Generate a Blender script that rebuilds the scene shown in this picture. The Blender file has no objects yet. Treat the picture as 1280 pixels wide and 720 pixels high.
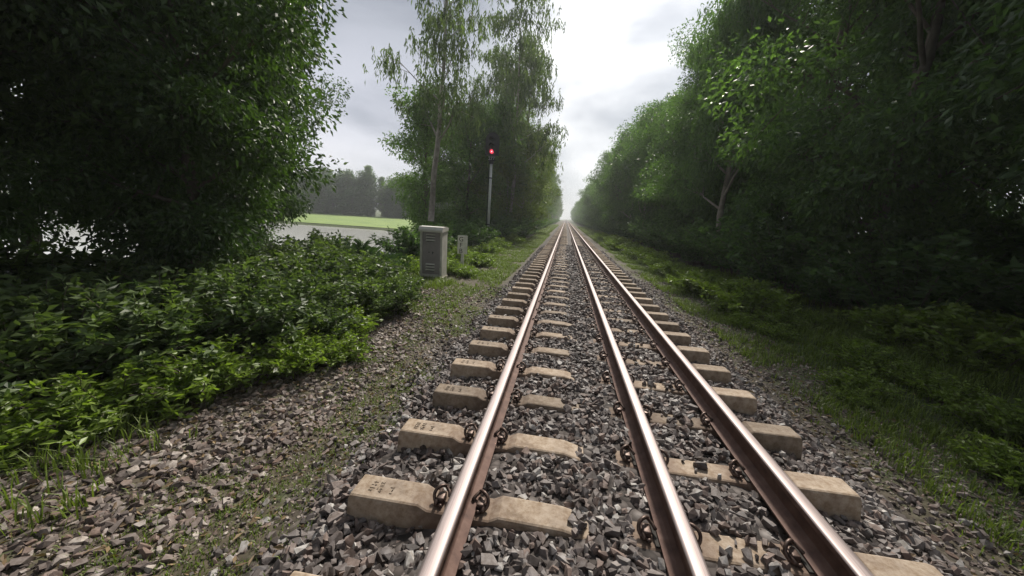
import bpy, bmesh, math, random
import numpy as np
from mathutils import Vector, Matrix
S = bpy.context.scene
C = S.collection
R = math.radians
V3 = Vector

# ------------------------------------------------------------------ camera
cd = bpy.data.cameras.new('camera'); cam = bpy.data.objects.new('camera', cd); C.objects.link(cam)
cd.sensor_fit = 'HORIZONTAL'; cd.sensor_width = 36; cd.lens = 458.2/1280*36
cd.clip_start = .05; cd.clip_end = 3000
F = V3((-0.12921013, 0.97247278, -0.19391089)); U = V3((-0.08529431, 0.18392591, 0.97923242)); Rt = F.cross(U)
cam.matrix_world = Matrix(((Rt.x, U.x, -F.x, .4075), (Rt.y, U.y, -F.y, 0), (Rt.z, U.z, -F.z, 1.3535), (0, 0, 0, 1)))
S.camera = cam

# ------------------------------------------------------------------ light
SUN_EL, SUN_AZ = 47, 9          # azimuth measured from +Y towards +X
w = bpy.data.worlds.new('World'); S.world = w; w.use_nodes = True
nt = w.node_tree; N = nt.nodes; L = nt.links
for n in list(N): N.remove(n)
def nd(tree, t, **k):
    n = tree.nodes.new(t)
    for a, b in k.items():
        if a == 'inp':
            for i, v in b.items(): n.inputs[i].default_value = v
        else: setattr(n, a, b)
    return n
sunv = V3((math.sin(R(SUN_AZ))*math.cos(R(SUN_EL)), math.cos(R(SUN_AZ))*math.cos(R(SUN_EL)), math.sin(R(SUN_EL))))
out = nd(nt, 'ShaderNodeOutputWorld'); bg = nd(nt, 'ShaderNodeBackground', inp={'Strength': .1})
sky = nd(nt, 'ShaderNodeTexSky', sky_type='NISHITA', sun_disc=False, sun_elevation=R(SUN_EL), sun_rotation=R(SUN_AZ))
tc = nd(nt, 'ShaderNodeTexCoord')
mp = nd(nt, 'ShaderNodeMapping', inp={'Scale': (1, 1, 2.2), 'Location': (.35, .2, .1)})
no = nd(nt, 'ShaderNodeTexNoise', inp={'Scale': 1.9, 'Detail': 5, 'Roughness': .5, 'Distortion': .35})
L.new(tc.outputs['Generated'], mp.inputs['Vector']); L.new(mp.outputs[0], no.inputs['Vector'])
ramp = nd(nt, 'ShaderNodeValToRGB')
ramp.color_ramp.elements[0].position = .40; ramp.color_ramp.elements[0].color = (3.2, 3.4, 3.75, 1)
ramp.color_ramp.elements[1].position = .60; ramp.color_ramp.elements[1].color = (7.5, 7.5, 7.55, 1)
L.new(no.outputs['Fac'], ramp.inputs[0])
def lobe(d, lo, hi):             # soft patch of the cloud deck around direction d
    dn = V3(d).normalized()
    dp = nd(nt, 'ShaderNodeVectorMath', operation='DOT_PRODUCT', inp={1: dn}); L.new(tc.outputs['Generated'], dp.inputs[0])
    m = nd(nt, 'ShaderNodeMapRange', interpolation_type='SMOOTHSTEP', inp={1: lo, 2: hi, 3: 0, 4: 1}); L.new(dp.outputs['Value'], m.inputs[0])
    return m.outputs[0]
def mul(col, fac, c):
    m = nd(nt, 'ShaderNodeMix', data_type='RGBA', blend_type='MULTIPLY', inp={7: (*c, 1)}); L.new(fac, m.inputs[0]); L.new(col, m.inputs[6])
    return m.outputs[2]
col = ramp.outputs[0]
col = mul(col, lobe(sunv, .80, .99), (1.42, 1.42, 1.42))          # thin cloud lit by the sun behind it
col = mul(col, lobe((-.47, .78, .40), .88, .99), (.40, .42, .47))  # heavy dark cloud, upper left
col = mul(col, lobe((-.50, .86, .08), .93, .995), (1.5, 1.45, 1.44))
col = mul(col, lobe((-.1, -1, .25), -.45, .45), (.62, .63, .66))  # unseen sky darkened behind the camera to deepen shade on near faces
mx = nd(nt, 'ShaderNodeMix', data_type='RGBA', inp={0: .92}); L.new(sky.outputs[0], mx.inputs[6]); L.new(col, mx.inputs[7])
L.new(mx.outputs[2], bg.inputs[0]); L.new(bg.outputs[0], out.inputs[0])
sd = bpy.data.lights.new('sun', 'SUN'); sun = bpy.data.objects.new('sun', sd); C.objects.link(sun)
sd.energy = 3.8; sd.angle = R(7); sd.color = (1, .93, .83)
sun.rotation_euler = (-sunv).to_track_quat('-Z', 'Y').to_euler()
S.view_settings.view_transform = 'Standard'; S.view_settings.look = 'None'; S.view_settings.exposure = 0.58; S.view_settings.gamma = 1

# ------------------------------------------------------------------ helpers
def tag(o, label=None, cat=None, group=None, kind=None):
    if label: o['label'] = label
    if cat: o['category'] = cat
    if group: o['group'] = group
    if kind: o['kind'] = kind
    return o
def empty(name, loc=(0, 0, 0), rz=0, sc=1):
    o = bpy.data.objects.new(name, None); C.objects.link(o); o.location = loc; o.rotation_euler = (0, 0, rz)
    o.scale = (sc, sc, sc) if not hasattr(sc, '__len__') else sc
    o.empty_display_size = .2
    return o
def copy_tree(o, parent=None):
    c = o.copy(); C.objects.link(c)
    if parent: c.parent = parent
    for ch in list(o.children): copy_tree(ch, c)
    return c
def link_mesh(name, me, mat, parent=None, smooth=False):
    o = bpy.data.objects.new(name, me); C.objects.link(o)
    for m in (mat if isinstance(mat, (list, tuple)) else [mat]): me.materials.append(m)
    if parent: o.parent = parent
    if smooth: me.polygons.foreach_set('use_smooth', [True]*len(me.polygons))
    return o
def np_mesh(name, V, Fc, tint=None, matidx=None, smooth=False):
    """V (n,3); Fc (m,k) faces of k corners; tint per face"""
    V = np.asarray(V, np.float32); Fc = np.asarray(Fc, np.int32); m, k = Fc.shape
    me = bpy.data.meshes.new(name)
    me.vertices.add(len(V)); me.vertices.foreach_set('co', V.ravel())
    me.loops.add(m*k); me.loops.foreach_set('vertex_index', Fc.ravel())
    me.polygons.add(m); me.polygons.foreach_set('loop_start', np.arange(0, m*k, k, dtype=np.int32))
    try: me.polygons.foreach_set('loop_total', np.full(m, k, np.int32))
    except Exception: pass
    if matidx is not None: me.polygons.foreach_set('material_index', np.asarray(matidx, np.int32))
    me.polygons.foreach_set('use_smooth', np.full(m, smooth))
    me.update(calc_edges=True)
    if tint is not None:
        a = me.attributes.new('tint', 'FLOAT', 'FACE'); a.data.foreach_set('value', np.asarray(tint, np.float32))
    return me
class MB:
    """collects boxes and tubes of one part"""
    def __init__(s): s.bm = bmesh.new()
    def box(s, x0, x1, y0, y1, z0, z1, bev=0, rot=None):
        r = bmesh.ops.create_cube(s.bm, size=1)
        M = Matrix.Translation(((x0+x1)/2, (y0+y1)/2, (z0+z1)/2)) @ Matrix.Diagonal((x1-x0, y1-y0, z1-z0, 1))
        if rot is not None: M = rot @ M
        bmesh.ops.transform(s.bm, matrix=M, verts=r['verts'])
        if bev:
            e = list({e for v in r['verts'] for e in v.link_edges})
            bmesh.ops.bevel(s.bm, geom=e, offset=bev, segments=2, affect='EDGES', profile=.5)
        return s
    def tube(s, pts, rad, seg=8, caps=True):
        pts = [V3(p) for p in pts]; rings = []; prev = None
        for i, p in enumerate(pts):
            d = (pts[min(i+1, len(pts)-1)] - pts[max(i-1, 0)]).normalized()
            if prev is None: a = d.orthogonal().normalized()
            else: a = (prev - d*prev.dot(d)).normalized()
            prev = a; b = d.cross(a); r = rad[i] if hasattr(rad, '__len__') else rad
            rings.append([s.bm.verts.new(p + (a*math.cos(t)+b*math.sin(t))*r) for t in [2*math.pi*k/seg for k in range(seg)]])
        for A, B in zip(rings, rings[1:]):
            for k in range(seg): s.bm.faces.new((A[k], A[(k+1) % seg], B[(k+1) % seg], B[k]))
        if caps: s.bm.faces.new(rings[0][::-1]); s.bm.faces.new(rings[-1])
        return s
    def prism(s, prof, y0, y1):        # profile in xz, extruded in y
        A = [s.bm.verts.new((x, y0, z)) for x, z in prof]; B = [s.bm.verts.new((x, y1, z)) for x, z in prof]
        n = len(prof)
        for k in range(n): s.bm.faces.new((A[k], A[(k+1) % n], B[(k+1) % n], B[k]))
        s.bm.faces.new(A[::-1]); s.bm.faces.new(B); return s
    def build(s, name, mat, parent=None, smooth=False):
        bmesh.ops.recalc_face_normals(s.bm, faces=s.bm.faces)
        me = bpy.data.meshes.new(name); s.bm.to_mesh(me); s.bm.free()
        return link_mesh(name, me, mat, parent, smooth)

# ------------------------------------------------------------------ materials
def mat(name):
    m = bpy.data.materials.new(name); m.use_nodes = True
    return m, m.node_tree, m.node_tree.nodes['Principled BSDF']
def ramp_of(t, stops, fac):
    r = nd(t, 'ShaderNodeValToRGB'); e = r.color_ramp.elements
    while len(e) < len(stops): e.new(.5)
    for i, (p, c) in enumerate(stops): e[i].position = p; e[i].color = (*c, 1)
    t.links.new(fac, r.inputs[0]); return r.outputs[0]
def noise(t, scale, detail=4, rough=.55, coord='Object', dist=0):
    c = nd(t, 'ShaderNodeTexCoord'); n = nd(t, 'ShaderNodeTexNoise', inp={'Scale': scale, 'Detail': detail, 'Roughness': rough, 'Distortion': dist})
    t.links.new(c.outputs[coord], n.inputs['Vector']); return n.outputs['Fac']
def bump(t, b, h, strength, dist):
    n = nd(t, 'ShaderNodeBump', inp={'Strength': strength, 'Distance': dist}); t.links.new(h, n.inputs['Height']); t.links.new(n.outputs[0], b.inputs['Normal'])
def mixc(t, fac, a, b, bt='MIX'):
    m = nd(t, 'ShaderNodeMix', data_type='RGBA', blend_type=bt)
    if hasattr(fac, 'links'): t.links.new(fac, m.inputs[0])
    else: m.inputs[0].default_value = fac
    for i, v in ((6, a), (7, b)):
        if hasattr(v, 'links'): t.links.new(v, m.inputs[i])
        else: m.inputs[i].default_value = (*v, 1)
    return m.outputs[2]
def simple(name, stops, scale=6, rough=.6, metal=0, bs=.2, bd=.01, bscale=None, detail=5):
    m, t, b = mat(name)
    t.links.new(ramp_of(t, stops, noise(t, scale, detail)), b.inputs['Base Color'])
    b.inputs['Roughness'].default_value = rough; b.inputs['Metallic'].default_value = metal
    if bs: bump(t, b, noise(t, bscale or scale*4, 4), bs, bd)
    return m
def leaf_mat(name, dark, light, rough=.42, trans=.35, spec=.5):
    m, t, b = mat(name)
    a = nd(t, 'ShaderNodeAttribute', attribute_name='tint')
    c = ramp_of(t, [(0, dark), (.8, light), (1, tuple(x*1.25 for x in light))], a.outputs['Fac'])
    t.links.new(c, b.inputs['Base Color']); b.inputs['Roughness'].default_value = rough; b.inputs['Specular IOR Level'].default_value = spec
    tr = nd(t, 'ShaderNodeBsdfTranslucent'); c2 = mixc(t, 1.0, c, (1.3, 1.5, .5), 'MULTIPLY'); t.links.new(c2, tr.inputs['Color'])
    ms = nd(t, 'ShaderNodeMixShader', inp={0: trans}); t.links.new(b.outputs[0], ms.inputs[1]); t.links.new(tr.outputs[0], ms.inputs[2])
    t.links.new(ms.outputs[0], t.nodes['Material Output'].inputs[0]); return m
M = {}
M['leaf_tree'] = leaf_mat('broad_tree_leaf', (.026, .050, .020), (.080, .140, .042))  # darker than the centre leaves: shade of the left trees put into colour
M['leaf_euc'] = leaf_mat('hanging_leaf', (.048, .072, .038), (.125, .170, .075), trans=.48)
M['leaf_mid'] = leaf_mat('clump_leaf', (.050, .092, .036), (.13, .21, .07), trans=.5)
M['leaf_right'] = leaf_mat('right_tree_leaf', (.050, .092, .044), (.12, .205, .078), trans=.5)
M['leaf_yellow'] = leaf_mat('young_tree_leaf', (.060, .095, .025), (.17, .22, .05), trans=.42)
M['leaf_shrub'] = leaf_mat('shrub_leaf', (.040, .070, .028), (.16, .22, .085), rough=.46, spec=.4)
M['leaf_verge'] = leaf_mat('verge_leaf', (.08, .12, .025), (.21, .29, .06), trans=.42)
M['leaf_palm'] = leaf_mat('palm_leaf', (.025, .05, .022), (.06, .11, .05), rough=.35)
M['grass'] = leaf_mat('grass_blade', (.075, .105, .028), (.18, .24, .055), rough=.5)
M['dead'] = leaf_mat('dry_leaf', (.10, .065, .035), (.24, .17, .09), trans=.1, rough=.7)
M['bark_pale'] = simple('pale_bark', [(.3, (.14, .12, .10)), (.55, (.30, .27, .23)), (.75, (.42, .39, .34))], 3, .8, bs=.5)
M['bark'] = simple('brown_bark', [(.3, (.06, .05, .04)), (.7, (.17, .14, .11))], 4, .85, bs=.6)
M['cab_door'] = simple('cabinet_shaded_grey_paint', [(.3, (.25, .225, .235)), (.7, (.34, .31, .32))], 2.5, .5, bs=.08, bd=.004)  # door darker than the body: the front's shade put into its colour
M['cab_side'] = simple('cabinet_lit_weathered_paint', [(.3, (.46, .45, .41)), (.55, (.60, .585, .54)), (.75, (.68, .665, .62))], 4, .55, bs=.1, bd=.004)  # paler body: light falling on the side put into its colour
M['concrete_old'] = simple('mossy_concrete', [(.3, (.16, .15, .12)), (.6, (.30, .28, .24))], 5, .9, bs=.5)
M['black'] = simple('black_metal', [(.3, (.012, .012, .014)), (.7, (.03, .03, .032))], 8, .5, bs=.1)
M['galv'] = simple('galvanised_post', [(.3, (.48, .50, .48)), (.7, (.66, .68, .66))], 3, .45, bs=.1, bd=.003)
M['white'] = simple('faded_white_paint', [(.3, (.50, .50, .46)), (.7, (.68, .68, .64))], 6, .6, bs=.1, bd=.003)
M['clip'] = simple('rusty_spring_steel', [(.3, (.045, .030, .024)), (.6, (.12, .08, .065)), (.8, (.20, .15, .13))], 40, .45, .5, bs=.3, bd=.002)
M['pad'] = simple('rubber_pad', [(.3, (.015, .014, .013)), (.7, (.04, .035, .03))], 30, .9)
m, t, b = mat('red_signal_lamp'); b.inputs['Base Color'].default_value = (.5, .02, .05, 1)
b.inputs['Emission Color'].default_value = (1, .05, .10, 1); b.inputs['Emission Strength'].default_value = .8; M['red'] = m
m, t, b = mat('lamp_centre'); b.inputs['Base Color'].default_value = (.8, .4, .4, 1)
b.inputs['Emission Color'].default_value = (1, .45, .5, 1); b.inputs['Emission Strength'].default_value = 1.2; M['redc'] = m
m, t, b = mat('dark_lens'); b.inputs['Base Color'].default_value = (.02, .025, .02, 1); b.inputs['Roughness'].default_value = .1; M['lens'] = m
# rails: polished running band on a rusty section
m, t, b = mat('polished_rail_head')
c = nd(t, 'ShaderNodeTexCoord'); mpn = nd(t, 'ShaderNodeMapping', inp={'Scale': (60, 1.2, 10)}); t.links.new(c.outputs['Object'], mpn.inputs[0])
n = nd(t, 'ShaderNodeTexNoise', inp={'Scale': 3, 'Detail': 6, 'Roughness': .6}); t.links.new(mpn.outputs[0], n.inputs[0])
t.links.new(ramp_of(t, [(.3, (.215, .175, .17)), (.7, (.37, .32, .315))], n.outputs['Fac']), b.inputs['Base Color'])
rr = nd(t, 'ShaderNodeMapRange', inp={3: .44, 4: .68}); t.links.new(n.outputs['Fac'], rr.inputs[0]); t.links.new(rr.outputs[0], b.inputs['Roughness'])
b.inputs['Metallic'].default_value = .7; M['rail_top'] = m
M['rail_side'] = simple('rusty_rail', [(.3, (.085, .045, .035)), (.55, (.14, .078, .060)), (.8, (.20, .125, .10))], 14, .75, .1, bs=.4, bd=.003)
# sleeper concrete
m, t, b = mat('sleeper_concrete')
oi = nd(t, 'ShaderNodeObjectInfo')
c1 = ramp_of(t, [(.3, (.20, .155, .120)), (.5, (.37, .30, .235)), (.72, (.46, .385, .305))], noise(t, 5, 6, .6))
c2 = ramp_of(t, [(.35, (.62, .55, .47)), (.6, (1, 1, 1))], noise(t, 22, 5, .7))
c3 = mixc(t, 1, c1, c2, 'MULTIPLY')
cx = nd(t, 'ShaderNodeTexCoord'); sp_ = nd(t, 'ShaderNodeSeparateXYZ'); t.links.new(cx.outputs['Object'], sp_.inputs[0])
for xr in (0.0, 1.065, 1.746):       # rust and brake dust washed off each rail seat
    a1 = nd(t, 'ShaderNodeMath', operation='SUBTRACT', inp={1: xr}); t.links.new(sp_.outputs[0], a1.inputs[0])
    a2 = nd(t, 'ShaderNodeMath', operation='ABSOLUTE'); t.links.new(a1.outputs[0], a2.inputs[0])
    a3 = nd(t, 'ShaderNodeMath', operation='MULTIPLY_ADD', inp={1: .25}); t.links.new(noise(t, 14, 5, .7), a3.inputs[0]); t.links.new(a2.outputs[0], a3.inputs[2])
    a4 = nd(t, 'ShaderNodeMapRange', inp={1: .22, 2: .42, 3: .8, 4: 0}); t.links.new(a3.outputs[0], a4.inputs[0])
    c3 = mixc(t, a4.outputs[0], c3, (.115, .07, .05))
hs = nd(t, 'ShaderNodeHueSaturation'); vr = nd(t, 'ShaderNodeMapRange', inp={3: .62, 4: 1.2}); t.links.new(oi.outputs['Random'], vr.inputs[0]); t.links.new(vr.outputs[0], hs.inputs['Value']); t.links.new(c3, hs.inputs['Color'])
t.links.new(hs.outputs[0], b.inputs['Base Color']); b.inputs['Roughness'].default_value = .88; bump(t, b, noise(t, 60, 5, .6), .35, .004); M['sleeper'] = m
# stones
def stone_mat(name, mult=1.0, hue=(1, 1, 1)):
    m, t, b = mat(name)
    a = nd(t, 'ShaderNodeAttribute', attribute_name='tint')
    r = ramp_of(t, [(0, (.045*mult, .036*mult, .034*mult)), (.25, (.12*mult, .100*mult, .096*mult)), (.45, (.20*mult, .182*mult, .180*mult)), (.62, (.20*mult, .145*mult, .125*mult)), (.8, (.29*mult, .275*mult, .272*mult)), (1, (.52*mult, .50*mult, .48*mult))], a.outputs['Fac'])
    c2 = ramp_of(t, [(.35, (.6, .56, .52)), (.62, (1, 1, 1))], noise(t, 35, 4, .6))
    r = mixc(t, 1, r, hue, 'MULTIPLY'); t.links.new(mixc(t, 1, r, c2, 'MULTIPLY'), b.inputs['Base Color']); b.inputs['Roughness'].default_value = .7; bump(t, b, noise(t, 90, 3), .3, .004)
    return m
M['stone'] = stone_mat('ballast_stone'); M['gravel'] = stone_mat('path_gravel', .95, (1.03, .96, .90))
# ground sheet: broken stone under the track, gravelly verge, soil and grass
m, t, b = mat('ground')
c = nd(t, 'ShaderNodeTexCoord'); sx = nd(t, 'ShaderNodeSeparateXYZ'); t.links.new(c.outputs['Object'], sx.inputs[0])
vo = nd(t, 'ShaderNodeTexVoronoi', inp={'Scale': 17.0, 'Randomness': 1}); t.links.new(c.outputs['Object'], vo.inputs['Vector'])
vs = nd(t, 'ShaderNodeSeparateColor'); t.links.new(vo.outputs['Color'], vs.inputs[0])
st = ramp_of(t, [(0, (.03, .025, .023)), (.4, (.08, .066, .060)), (.75, (.13, .112, .105)), (1, (.22, .20, .19))], vs.outputs[0])
gap_shade = ramp_of(t, [(.25, (1, 1, 1)), (.62, (.35, .32, .30))], vo.outputs['Distance'])  # cells darken to their edges: shade between stones put into the colour
st = mixc(t, .8, st, gap_shade, 'MULTIPLY')
soil = ramp_of(t, [(.3, (.050, .042, .026)), (.5, (.080, .066, .042)), (.7, (.062, .078, .028))], noise(t, 3.2, 7, .65))
grs = ramp_of(t, [(.3, (.040, .038, .018)), (.5, (.05, .07, .02)), (.7, (.085, .115, .032))], noise(t, 4.3, 9, .75))
def band(lo, hi, soft):
    def edge(v, inv):
        nz = nd(t, 'ShaderNodeMath', operation='MULTIPLY_ADD', inp={1: .9, 2: -.45}); t.links.new(noise(t, 1.6, 5, .6), nz.inputs[0])
        ad = nd(t, 'ShaderNodeMath', operation='ADD'); t.links.new(sx.outputs[0], ad.inputs[0]); t.links.new(nz.outputs[0], ad.inputs[1])
        mr = nd(t, 'ShaderNodeMapRange', interpolation_type='SMOOTHSTEP', inp={1: v-soft, 2: v+soft, 3: 1 if inv else 0, 4: 0 if inv else 1}); t.links.new(ad.outputs[0], mr.inputs[0]); return mr.outputs[0]
    mm = nd(t, 'ShaderNodeMath', operation='MULTIPLY'); t.links.new(edge(lo, False), mm.inputs[0]); t.links.new(edge(hi, True), mm.inputs[1]); return mm.outputs[0]
col = mixc(t, band(-2.9, 3.25, .3), grs, soil)
col = mixc(t, band(-1.0, 2.75, .22), col, st)
t.links.new(col, b.inputs['Base Color']); b.inputs['Roughness'].default_value = .9
bump(t, b, vo.outputs['Distance'], .7, -.03); M['ground'] = m
M['rice'] = simple('rice_green', [(.3, (.11, .18, .035)), (.7, (.19, .27, .05))], .35, .8, bs=.6, bd=.1, bscale=9)
m, t, b = mat('pond'); b.inputs['Base Color'].default_value = (.42, .42, .39, 1); b.inputs['Roughness'].default_value = .16
b.inputs['Specular IOR Level'].default_value = .9; bump(t, b, noise(t, 1.5, 3), .08, .05); M['water'] = m

# ------------------------------------------------------------------ terrain
def sm(a, b, x): u = np.clip((x-a)/(b-a), 0, 1); return u*u*(3-2*u)
def ground_z(x, y):
    x = np.asarray(x, float); y = np.asarray(y, float)
    xs = [-400, -60, -9, -6.2, -4.6, -2.5, -1.25, -.95, -.62, -.15, .12, .55, .9, 1.2, 1.62, 1.85, 2.3, 2.75, 3.3, 4.4, 6, 9, 14, 400]
    zs = [-1.3, -1.3, -1.3, -1.05, -.60, -.47, -.46, -.42, -.300, -.272, -.200, -.192, -.188, -.194, -.205, -.275, -.315, -.44, -.47, -.46, -.2, .1, .0, .0]
    z = np.interp(x, xs, zs)
    # pond basin
    px = sm(-8.6, -10.2, x)*sm(-75, -72, x); py = sm(6, 9, y)*(1-sm(43.5, 45, y))
    z = z - 1.0*px*py
    z = z + .03*np.sin(x*1.7+y*.6)*np.sin(y*1.1-x*.4)*sm(1.2, 2.6, np.abs(x-.85))
    return z
def axis(parts): return np.unique(np.concatenate([np.arange(a, b, s) for a, b, s in parts]))
ax = axis([(-400, -80, 40), (-80, -14, 3), (-14, -5, .6), (-5, 5, .12), (5, 14, .7), (14, 80, 6), (80, 401, 40)])
ay = axis([(-40, -4, 4), (-4, 10, .25), (10, 50, 1), (50, 160, 10), (160, 901, 60)])
X, Y = np.meshgrid(ax, ay); Z = ground_z(X, Y); nx, ny = len(ax), len(ay)
idx = np.arange(nx*ny).reshape(ny, nx)
fc = np.stack([idx[:-1, :-1].ravel(), idx[:-1, 1:].ravel(), idx[1:, 1:].ravel(), idx[1:, :-1].ravel()], 1)
g = link_mesh('ground', np_mesh('ground', np.stack([X.ravel(), Y.ravel(), Z.ravel()], 1), fc), M['ground'], smooth=True); tag(g, kind='structure')
def sheet(name, x0, x1, y0, y1, z, m):
    me = np_mesh(name, [(x0, y0, z), (x1, y0, z), (x1, y1, z), (x0, y1, z)], [(0, 1, 2, 3)])
    return tag(link_mesh(name, me, m), kind='structure')
sheet('pond_water', -76, -8.7, 5.5, 44.6, -1.5, M['water'])
sheet('rice_field', -160, -12, 46, 100, -1.24, M['rice'])

# ------------------------------------------------------------------ ballast stones
rng = np.random.default_rng(7)
random.seed(5)
def stone_variants(n, flat=.62):
    res = []
    for i in range(n):
        bm = bmesh.new(); ex, ey = random.uniform(1.0, 1.55), random.uniform(.6, .95)
        for q in range(9):
            v = V3((1 if q & 1 else -1, 1 if q & 2 else -1, 1 if q & 4 else -1)) if q < 8 else V3((random.gauss(0, 1), random.gauss(0, 1), random.gauss(0, 1)))
            v = (v+V3((random.gauss(0, .42), random.gauss(0, .42), random.gauss(0, .42)))).normalized()*random.uniform(.86, 1.2)
            bm.verts.new((v.x*ex, v.y*ey, v.z*flat))
        r = bmesh.ops.convex_hull(bm, input=bm.verts)
        bmesh.ops.delete(bm, geom=[v for v in bm.verts if not v.link_faces], context='VERTS')
        bmesh.ops.triangulate(bm, faces=bm.faces); bm.verts.index_update()
        res.append((np.array([v.co[:] for v in bm.verts]), np.array([[v.index for v in f.verts] for f in bm.faces]))); bm.free()
    return res
SV = stone_variants(30)
def rot_mats(n, tilt):
    a = rng.uniform(0, 2*np.pi, n); b = rng.normal(0, tilt, n); c = rng.normal(0, tilt, n)
    ca, sa, cb, sb, cc, sc = np.cos(a), np.sin(a), np.cos(b), np.sin(b), np.cos(c), np.sin(c); o = np.zeros(n); i = np.ones(n)
    Rz = np.stack([ca, -sa, o, sa, ca, o, o, o, i], 1).reshape(-1, 3, 3); Rx = np.stack([i, o, o, o, cb, -sb, o, sb, cb], 1).reshape(-1, 3, 3)
    Ry = np.stack([cc, o, sc, o, i, o, -sc, o, cc], 1).reshape(-1, 3, 3)
    return Rz @ Rx @ Ry
def scatter(P, size, tilt, variants, tint):
    Vs, Fs, Ts, off = [], [], [], 0
    pick = rng.integers(0, len(variants), len(P)); RM = rot_mats(len(P), tilt)
    for k, (v, f) in enumerate(variants):
        s = np.where(pick == k)[0]
        if not len(s): continue
        vv = np.einsum('nij,vj->nvi', RM[s], v)*size[s][:, None, None] + P[s][:, None, :]
        Vs.append(vv.reshape(-1, 3)); Fs.append((f[None] + (np.arange(len(s))*len(v))[:, None, None] + off).reshape(-1, 3)); off += len(s)*len(v)
        Ts.append(np.repeat(tint[s], len(f)))
    return np.concatenate(Vs), np.concatenate(Fs), np.concatenate(Ts)
SP, Y0 = .601, 1.594+.075                # sleeper spacing, first sleeper centre
RAILS = (0.0, 1.065, 1.746)
def sleeper_top(x): return np.interp(x, [-.6, .5, .62, .85, .98, 2.3], [-.155, -.155, -.205, -.205, -.185, -.16])
def place_ballast(x0, x1, y0, y1, dens, smin, smax, layers=1):
    n = int((x1-x0)*(y1-y0)*dens); x = rng.uniform(x0, x1, n); y = rng.uniform(y0, y1, n)
    s = rng.uniform(smin, smax, n)*rng.choice([1, 1, 1, .7, 1.15], n)
    z = ground_z(x, y) + rng.uniform(-.3, .75, n)*s + .010*np.sin(x*9+y*5)
    dy = np.abs((y-Y0+SP/2) % SP - SP/2)
    on = (dy < .082+.55*s) & (x > -.62-s*.6) & (x < 2.32+s*.6)
    cover = (x > .57+.05*np.sin(np.floor((y-Y0+SP/2)/SP)*2.3)) & (x < .95)
    cover2 = ((x > 1.28) & (x < 1.62)) & (rng.random(n) < .18)
    keep = ~on | (on & cover) | (on & cover2)
    z = np.where(on & (cover | cover2), np.maximum(z, sleeper_top(x)+s*.35), z)
    for r in RAILS: keep &= ~(np.abs(x-r) < .055+.6*s)
    for r in RAILS: keep &= ~((np.abs(x-r) < .19) & (dy < .14))
    P = np.stack([x, y, z], 1)[keep]; return P, s[keep]
parts = []
for a in [(-.95, 2.75, .3, 4.2, 1250, .014, .038), (-.95, 2.75, 4.2, 9, 760, .020, .038), (-.95, 2.75, 9, 22, 260, .028, .044), (2.6, 3.4, 1.5, 12, 150, .016, .034), (-1.3, -.9, .3, 9, 200, .018, .034)]:
    parts.append(place_ballast(*a))
P = np.concatenate([p for p, s in parts]); s_ = np.concatenate([s for p, s in parts])
v, f, tt = scatter(P, s_, .8, SV, rng.beta(1.4, 1.5, len(P)))
tag(link_mesh('ballast', np_mesh('ballast', v, f, tt), M['stone']), 'grey and reddish crushed stone ballast packed around the sleepers', 'ballast', kind='stuff')
# thinner, half buried gravel on the left verge
def ggravel(x0, x1, y0, y1, dens, smin, smax, holes=.0):
    n = int((x1-x0)*(y1-y0)*dens); x = rng.uniform(x0, x1, n); y = rng.uniform(y0, y1, n); s = rng.uniform(smin, smax, n)
    d = np.sin(x*2.1+1.3*np.sin(y*1.3))+np.sin(y*1.7+x)*.6 + rng.normal(0, .35, n)
    k = d > holes
    z = ground_z(x, y)+rng.uniform(-.35, .45, n)*s
    return np.stack([x, y, z], 1)[k], s[k]
parts = [ggravel(-3.4, -1.45, .5, 4.5, 620, .020, .040, -1.1), ggravel(-3.2, -1.35, 4.5, 8.5, 420, .020, .040, -1.0), ggravel(-1.6, -.95, .5, 8, 260, .014, .030, -.2),
         ggravel(2.7, 4.0, 1.5, 14, 420, .010, .028, -.9), ggravel(-3.6, -.9, .4, 5.5, 1300, .005, .015, -9), ggravel(2.5, 4.0, 1.2, 7, 900, .005, .014, -9), ggravel(-5.5, -3.2, .5, 3.6, 190, .014, .03, -.4)]
P = np.concatenate([p for p, s in parts]); s_ = np.concatenate([s for p, s in parts])
v, f, tt = scatter(P, s_, .5, SV, rng.beta(1.5, 1.5, len(P)))
tag(link_mesh('verge_gravel', np_mesh('verge_gravel', v, f, tt), M['gravel']), 'loose brown gravel scattered over the verge beside the track', 'gravel', kind='stuff')

# ------------------------------------------------------------------ rails
def rail(x, name, label):
    h, ft, wb, hd = .172, .072, .009, .0385
    half = [(ft, -h), (ft, -h+.010), (.030, -h+.026), (wb, -h+.045), (wb, -.050), (hd-.003, -.036), (hd, -.030), (hd-.001, -.010), (hd-.007, -.003), (hd-.016, -.0006), (0, 0)]
    prof = half + [(-a, b) for a, b in half[-2::-1]]
    ys = [-4, 0, 1, 2, 3, 5, 8, 14, 25, 45, 90, 180, 420]; n = len(prof)
    Vv = [(px+x, y, pz) for y in ys for px, pz in prof]; Fc = []; mi = []
    for j in range(len(ys)-1):
        for k in range(n):
            k2 = (k+1) % n; Fc.append((j*n+k, j*n+k2, (j+1)*n+k2, (j+1)*n+k))
            mi.append(1 if (prof[k][1] > -.011 and prof[k2][1] > -.011) else 0)
    o = link_mesh(name, np_mesh(name, Vv, Fc, matidx=mi), [M['rail_side'], M['rail_top']]); o.data.polygons.foreach_set('use_smooth', np.array(mi, bool))
    return tag(o, label, 'rail', 'steel rails of the three-rail track')
rail(RAILS[0], 'rail', 'leftmost steel rail, pale polished top, rusty sides, nearest the cabinet')
rail(RAILS[1], 'rail', 'middle steel rail of the three, between the wide stony bay and the narrow bay')
rail(RAILS[2], 'rail', 'rightmost steel rail, nearest to the path and trees on the right')

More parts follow.
